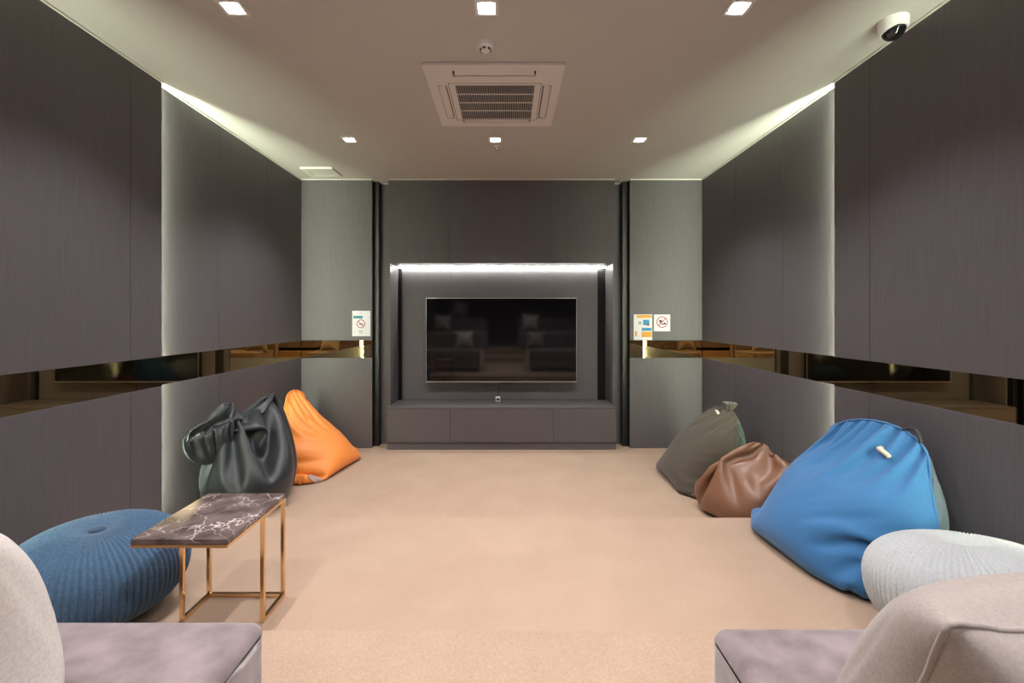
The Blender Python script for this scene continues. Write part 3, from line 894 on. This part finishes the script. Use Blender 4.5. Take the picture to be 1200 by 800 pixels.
# ------------------------------------------------------------------ knitted poufs
def pouf(label, c, R, hgt, nrib, amp, mt, tilt=(0, 0), button=None):
    prof = []
    for t in np.linspace(0, math.pi, 40):
        s_, c_ = math.sin(t), -math.cos(t)
        r = R * abs(s_) ** 0.75
        z = hgt / 2 * math.copysign(abs(c_) ** 0.85, c_)
        if c_ > 0: z -= 0.035 * math.exp(-(r / 0.07) ** 2)
        prof.append((max(r, 0.003), z))
    nseg = nrib * 6
    th = np.arange(nseg) * 2 * math.pi / nseg
    Vl = []
    for k, (r, z) in enumerate(prof):
        fade = min(1.0, (r / R) ** 1.0 * 1.6)
        swirl = 0.15 * (1 - r / R)
        d = amp * fade * (np.abs(np.sin((th + swirl) * nrib / 2)) ** 0.7 - 0.6)
        rr = r + d * 0.8
        nz = (abs(z) / (hgt / 2)) ** 2
        zz = z + np.sign(z) * d * nz * 0.6
        Vl.append(np.stack([rr * np.cos(th), rr * np.sin(th), np.broadcast_to(zz, th.shape)], 1))
    V = np.concatenate(Vl)
    V = V @ np.array(Matrix.Rotation(tilt[0], 3, 'X') @ Matrix.Rotation(tilt[1], 3, 'Y')).T
    V = V + np.array(c)
    fz = floor_z(V[:, 1]) + 0.003
    V[:, 2] = np.maximum(V[:, 2], fz)
    m = len(prof)
    I = np.arange(m * nseg).reshape(m, nseg)
    q = np.stack([I[:-1], np.roll(I, -1, 1)[:-1], np.roll(I, -1, 1)[1:], I[1:]], -1).reshape(-1, 4).tolist()
    q += [list(I[0])[::-1], list(I[-1])]
    t = thing('knitted_pouf', label, 'pouf', (c[0], c[1], V[:, 2].min()))
    mesh_obj('cover', V, q, mt, t, True)
    if button:
        bc = np.array([c[0], c[1], c[2] + hgt / 2 - 0.022])
        V2, F2 = lathe_data([(0.004, 0.012), (0.018, 0.012), (0.030, 0.004), (0.032, -0.006), (0.02, -0.012)][::-1], bc, 20)
        mesh_obj('button', V2, F2, button, t, True)
    return t
def knit(name, col, var=0.35):
    m = mat(name, col, 0.85, 0, 0.2, sheen=0.3)
    return textured(m, tuple(c * (1 - var) for c in col), tuple(min(1, c * (1 + var)) for c in col), (1, 1, 1), 120, 3, 0.6, 0.003)
pouf('round blue knitted pouf with a centre button beside the marble side table', (-1.81, 2.01, 0.15 + 0.195), 0.338, 0.40, 88, 0.015,
     knit('blue_knit', (0.055, 0.118, 0.20), 0.25), (0, 0), fabric('button_blue', (0.05, 0.09, 0.15)))
pouf('round pale grey knitted pouf between the blue bean bag and the sofa', (1.775, 1.73, 0.405), 0.330, 0.40, 90, 0.023,
     knit('pale_grey_knit', (0.50, 0.53, 0.53), 0.08), (math.radians(-11), 0))

# ------------------------------------------------------------------ side table
tb = thing('side_table', 'small side table with dark veined marble top and polished brass frame', 'table', (-1.22, 2.04, RISE))
tx0, tx1 = -1.402, -1.040
ty0, ty1 = 1.694, 2.138
by0 = 1.945
zt = 0.632
def marble():
    m = mat('dark_marble', (0.06, 0.04, 0.038), 0.12, 0, 0.5)
    nt = m.node_tree; N = nt.nodes; L = nt.links
    b = N['Principled BSDF']
    tc = N.new('ShaderNodeTexCoord')
    nz = N.new('ShaderNodeTexNoise'); nz.inputs['Scale'].default_value = 7; nz.inputs['Detail'].default_value = 5
    mixv = N.new('ShaderNodeVectorMath'); mixv.operation = 'MULTIPLY_ADD'
    mixv.inputs[1].default_value = (0.30, 0.30, 0.30)
    L.new(tc.outputs['Object'], nz.inputs['Vector'])
    L.new(nz.outputs['Color'], mixv.inputs[0]); L.new(tc.outputs['Object'], mixv.inputs[2])
    vo = N.new('ShaderNodeTexVoronoi'); vo.feature = 'DISTANCE_TO_EDGE'; vo.inputs['Scale'].default_value = 7.0
    L.new(mixv.outputs[0], vo.inputs['Vector'])
    rp = N.new('ShaderNodeValToRGB')
    rp.color_ramp.elements[0].position = 0.0; rp.color_ramp.elements[0].color = (0.62, 0.53, 0.50, 1)
    rp.color_ramp.elements[1].position = 0.028; rp.color_ramp.elements[1].color = (0, 0, 0, 1)
    L.new(vo.outputs['Distance'], rp.inputs['Fac'])
    n2 = N.new('ShaderNodeTexNoise'); n2.inputs['Scale'].default_value = 9; n2.inputs['Detail'].default_value = 6
    L.new(tc.outputs['Object'], n2.inputs['Vector'])
    r2 = N.new('ShaderNodeValToRGB')
    r2.color_ramp.elements[0].position = 0.35; r2.color_ramp.elements[0].color = (0.075, 0.055, 0.052, 1)
    r2.color_ramp.elements[1].position = 0.72; r2.color_ramp.elements[1].color = (0.22, 0.17, 0.16, 1)
    L.new(n2.outputs['Fac'], r2.inputs['Fac'])
    mul = N.new('ShaderNodeMix'); mul.data_type = 'RGBA'; mul.blend_type = 'MULTIPLY'; mul.inputs[0].default_value = 1.0
    n3 = N.new('ShaderNodeTexNoise'); n3.inputs['Scale'].default_value = 5
    r3 = N.new('ShaderNodeValToRGB'); r3.color_ramp.elements[0].position = 0.40; r3.color_ramp.elements[1].position = 0.62
    L.new(tc.outputs['Object'], n3.inputs['Vector']); L.new(n3.outputs['Fac'], r3.inputs['Fac'])
    L.new(rp.outputs['Color'], mul.inputs[6]); L.new(r3.outputs['Color'], mul.inputs[7])
    ad_ = N.new('ShaderNodeMix'); ad_.data_type = 'RGBA'; ad_.blend_type = 'ADD'; ad_.inputs[0].default_value = 1.0
    L.new(r2.outputs['Color'], ad_.inputs[6]); L.new(mul.outputs[2], ad_.inputs[7])
    L.new(ad_.outputs[2], b.inputs['Base Color'])
    return m
box('marble_top', tx0, tx1, ty0, ty1, zt - 0.020, zt, marble(), tb, 0.002, 2)
r = 0.016
zf = zt - 0.021
mesh_obj('top_frame', *frame_data(tx0, tx1, ty0, ty1, tx0 + r, tx1 - r, ty0 + r, ty1 - r, zf - 0.012, zf), M_GOLD, tb)
for x in (tx0, tx1 - r):
    for y in (by0, ty1 - r):
        box('leg', x, x + r, y, y + r, RISE + 0.003, zf - 0.012, M_GOLD, tb, 0.001)
parts = [box_data(tx0 + r, tx1 - r, ty1 - r, ty1, RISE + 0.003, RISE + 0.019), box_data(tx0, tx0 + r, by0 + r, ty1 - r, RISE + 0.003, RISE + 0.019),
         box_data(tx1 - r, tx1, by0 + r, ty1 - r, RISE + 0.003, RISE + 0.019)]
mesh_obj('base_rail', *join(*parts), M_GOLD, tb)

# ------------------------------------------------------------------ sofas
M_VELVET = mat('mauve_grey_velvet', (0.20, 0.155, 0.165), 0.8, 0, 0.2, sheen=0.6)
textured(M_VELVET, (0.155, 0.118, 0.118), (0.29, 0.232, 0.23), (1, 1, 1), 14, 8, 0.08, 0.004, 0.32, 0.68)
M_LEG = mat('dark_wood_leg', (0.02, 0.015, 0.012), 0.4)
def puffy(name, x0, x1, y0, y1, z0, z1, parent, bev=0.035, crown=0.015):
    bm = bmesh.new()
    bmesh.ops.create_cube(bm, size=1)
    for v in bm.verts:
        v.co = Vector(((x0 + x1) / 2 + v.co.x * (x1 - x0), (y0 + y1) / 2 + v.co.y * (y1 - y0), (z0 + z1) / 2 + v.co.z * (z1 - z0)))
    bmesh.ops.subdivide_edges(bm, edges=list(bm.edges), cuts=7, use_grid_fill=True)
    cx, cy, cz_ = (x0 + x1) / 2, (y0 + y1) / 2, (z0 + z1) / 2
    for v in bm.verts:
        a = (v.co.x - cx) / (x1 - x0) * 2; b = (v.co.y - cy) / (y1 - y0) * 2; c = (v.co.z - cz_) / (z1 - z0) * 2
        if abs(c) > 0.99: v.co.z += math.copysign(crown * (1 - a ** 4) * (1 - b ** 4), c) if c > 0 else 0
    sharp = [e for e in bm.edges if len(e.link_faces) == 2 and e.calc_face_angle() > 0.9]
    bmesh.ops.bevel(bm, geom=sharp, offset=bev, segments=4, profile=0.5, affect='EDGES')
    V, Fc = bm_data(bm)
    o = mesh_obj(name, V, Fc, M_VELVET, parent, True)
    wn = o.modifiers.new('normals', 'WEIGHTED_NORMAL'); wn.keep_sharp = False; wn.weight = 90
    return o
def sofa(label, x0, x1, yf, zfl, dep=1.0, group='velvet sofas facing the television'):
    zs = zfl + 0.468
    t = thing('sofa', label, 'sofa', ((x0 + x1) / 2, yf - dep / 2, zfl), group)
    puffy('seat_base', x0 + 0.004, x1 - 0.004, yf - dep, yf - 0.006, zfl + 0.08, zs - 0.21, t, 0.012, 0)
    s = puffy('seat_cushion', x0, x1, yf - dep + 0.24, yf, zs - 0.208, zs - 0.012, t, 0.030, 0.012)
    yb = yf - dep
    puffy('backrest', x0, x1, yb, yb + 0.236, zs - 0.206, zs + 0.36, t, 0.05, 0.01)
    for x in (x0 + 0.06, x1 - 0.12):
        for y in (yf - dep + 0.05, yf - 0.12):
            box('foot', x, x + 0.06, y, y + 0.06, zfl, zfl + 0.079, M_LEG, t, 0.004)
    return t
YS = 1.055
sofa('mauve grey velvet sofa carrying the off white cushion, beside the marble table', -2.19, -0.562, YS + 0.012, 2 * RISE, 1.0, None)
sofa('mauve grey velvet sofa carrying the taupe cushion, beside the pale grey pouf', 0.466, 2.07, YS - 0.01, 2 * RISE, 1.0, None)
sofa('mauve grey velvet sofa on the rear step behind the sofa with the off white cushion', -2.19, -0.577, -1.60, 4 * RISE, 1.0, None)
sofa('mauve grey velvet sofa on the rear step behind the sofa with the taupe cushion', 0.35, 2.07, -1.60, 4 * RISE, 1.0, None)

# ------------------------------------------------------------------ scatter cushions (one sewn cushion inflated, then copied)
def cushion_mesh(size, N=40, seed=21):
    def outline(s):
        W = size
        return bez([(0, 0), (W, 0)], s), bez([(0, W), (W, W)], s), bez([(0, 0), (0, W)], s), bez([(W, 0), (W, W)], s)
    C, IF, IB, qf, qb = two_panel(outline, N)
    g, flat = panel_groups(C, IF, IB, 0.06)
    E_, L_, k_, m_ = g[3]
    isrim = np.zeros(len(flat), bool); isrim[rim_loop(IF)] = True
    L_ = L_.copy(); L_[isrim[E_[:, 0]] & isrim[E_[:, 1]]] *= 0.92
    g[3] = (E_, L_, k_, m_)
    P = np.zeros((len(flat), 3)); P[:, :2] = flat - size / 2
    fin = np.zeros(len(P)); fin[IF[1:-1, 1:-1].ravel()] = 1; fin[IB[1:-1, 1:-1].ravel()] = -1
    P[:, 2] = fin * 0.015
    P += np.random.default_rng(seed).normal(0, 0.003, P.shape)
    P = simulate(P, np.concatenate([qf, qb]), g, 90, 6, 0.0, None, 0, 0.0016, None, lambda a, b: None)
    return P - P.mean(0), IF, qf, qb
CP, CIF, CQF, CQB = cushion_mesh(0.52)
def mk(name, V, Fc, m):
    me = bpy.data.meshes.new(name); me.from_pydata(np.asarray(V).tolist(), [], [list(f) for f in Fc]); me.update()
    me.polygons.foreach_set('use_smooth', [True] * len(me.polygons)); me.materials.append(m); return me
M_LINEN_W = fabric('off_white_linen', (0.62, 0.58, 0.53), 0.85, 0.2, 700, 0.10, 0.3)
M_LINEN_T = fabric('taupe_linen', (0.34, 0.295, 0.26), 0.85, 0.2, 700, 0.10, 0.3)
def cushion(label, c, rot, m, scale=(1, 1, 1), group=None):
    from mathutils import Euler
    zr = (CP * np.array(scale)) @ np.array(Euler(rot).to_matrix()).T
    c = (c[0], c[1], c[2] - zr[:, 2].min())          # c[2]: height of the seat it stands on
    root = thing('scatter_cushion', label, 'cushion', c, group)
    root.rotation_euler = rot; root.scale = scale
    for nm, data in (('cover', mk('cover', CP, CQF.tolist() + CQB.tolist(), m)), ('seam', mk('seam', *tube_data(CP[rim_loop(CIF)], 0.004, 6, True), m))):
        o = bpy.data.objects.new(nm, data); COL.objects.link(o); o.parent = root
        if nm == 'cover': subsurf(o)
    return root
D = math.radians
cushion('off white linen cushion standing on the front sofa beside the marble table', (-0.945, 0.70, 0.768), (D(113), D(0), D(-14)), M_LINEN_W, (0.875, 0.875, 1.1))
cushion('taupe linen cushion leaning back on the front sofa beside the pale grey pouf', (0.635, 0.595, 0.768), (D(116), D(0), D(12)), M_LINEN_T, (0.86, 0.86, 0.85))
cushion('off white cushion on the rear sofa, leaning on the backrest near the wall', (-1.83, -2.14, 1.068), (D(104), 0, D(5)), M_LINEN_W)
cushion('taupe cushion perched on top of the rear sofa backrest', (-1.36, -2.46, 1.425), (D(98), D(10), D(-6)), M_LINEN_T)
cushion('off white cushion standing upright on the rear sofa behind the taupe cushion', (0.66, -2.14, 1.068), (D(104), D(3), D(4)), M_LINEN_W)
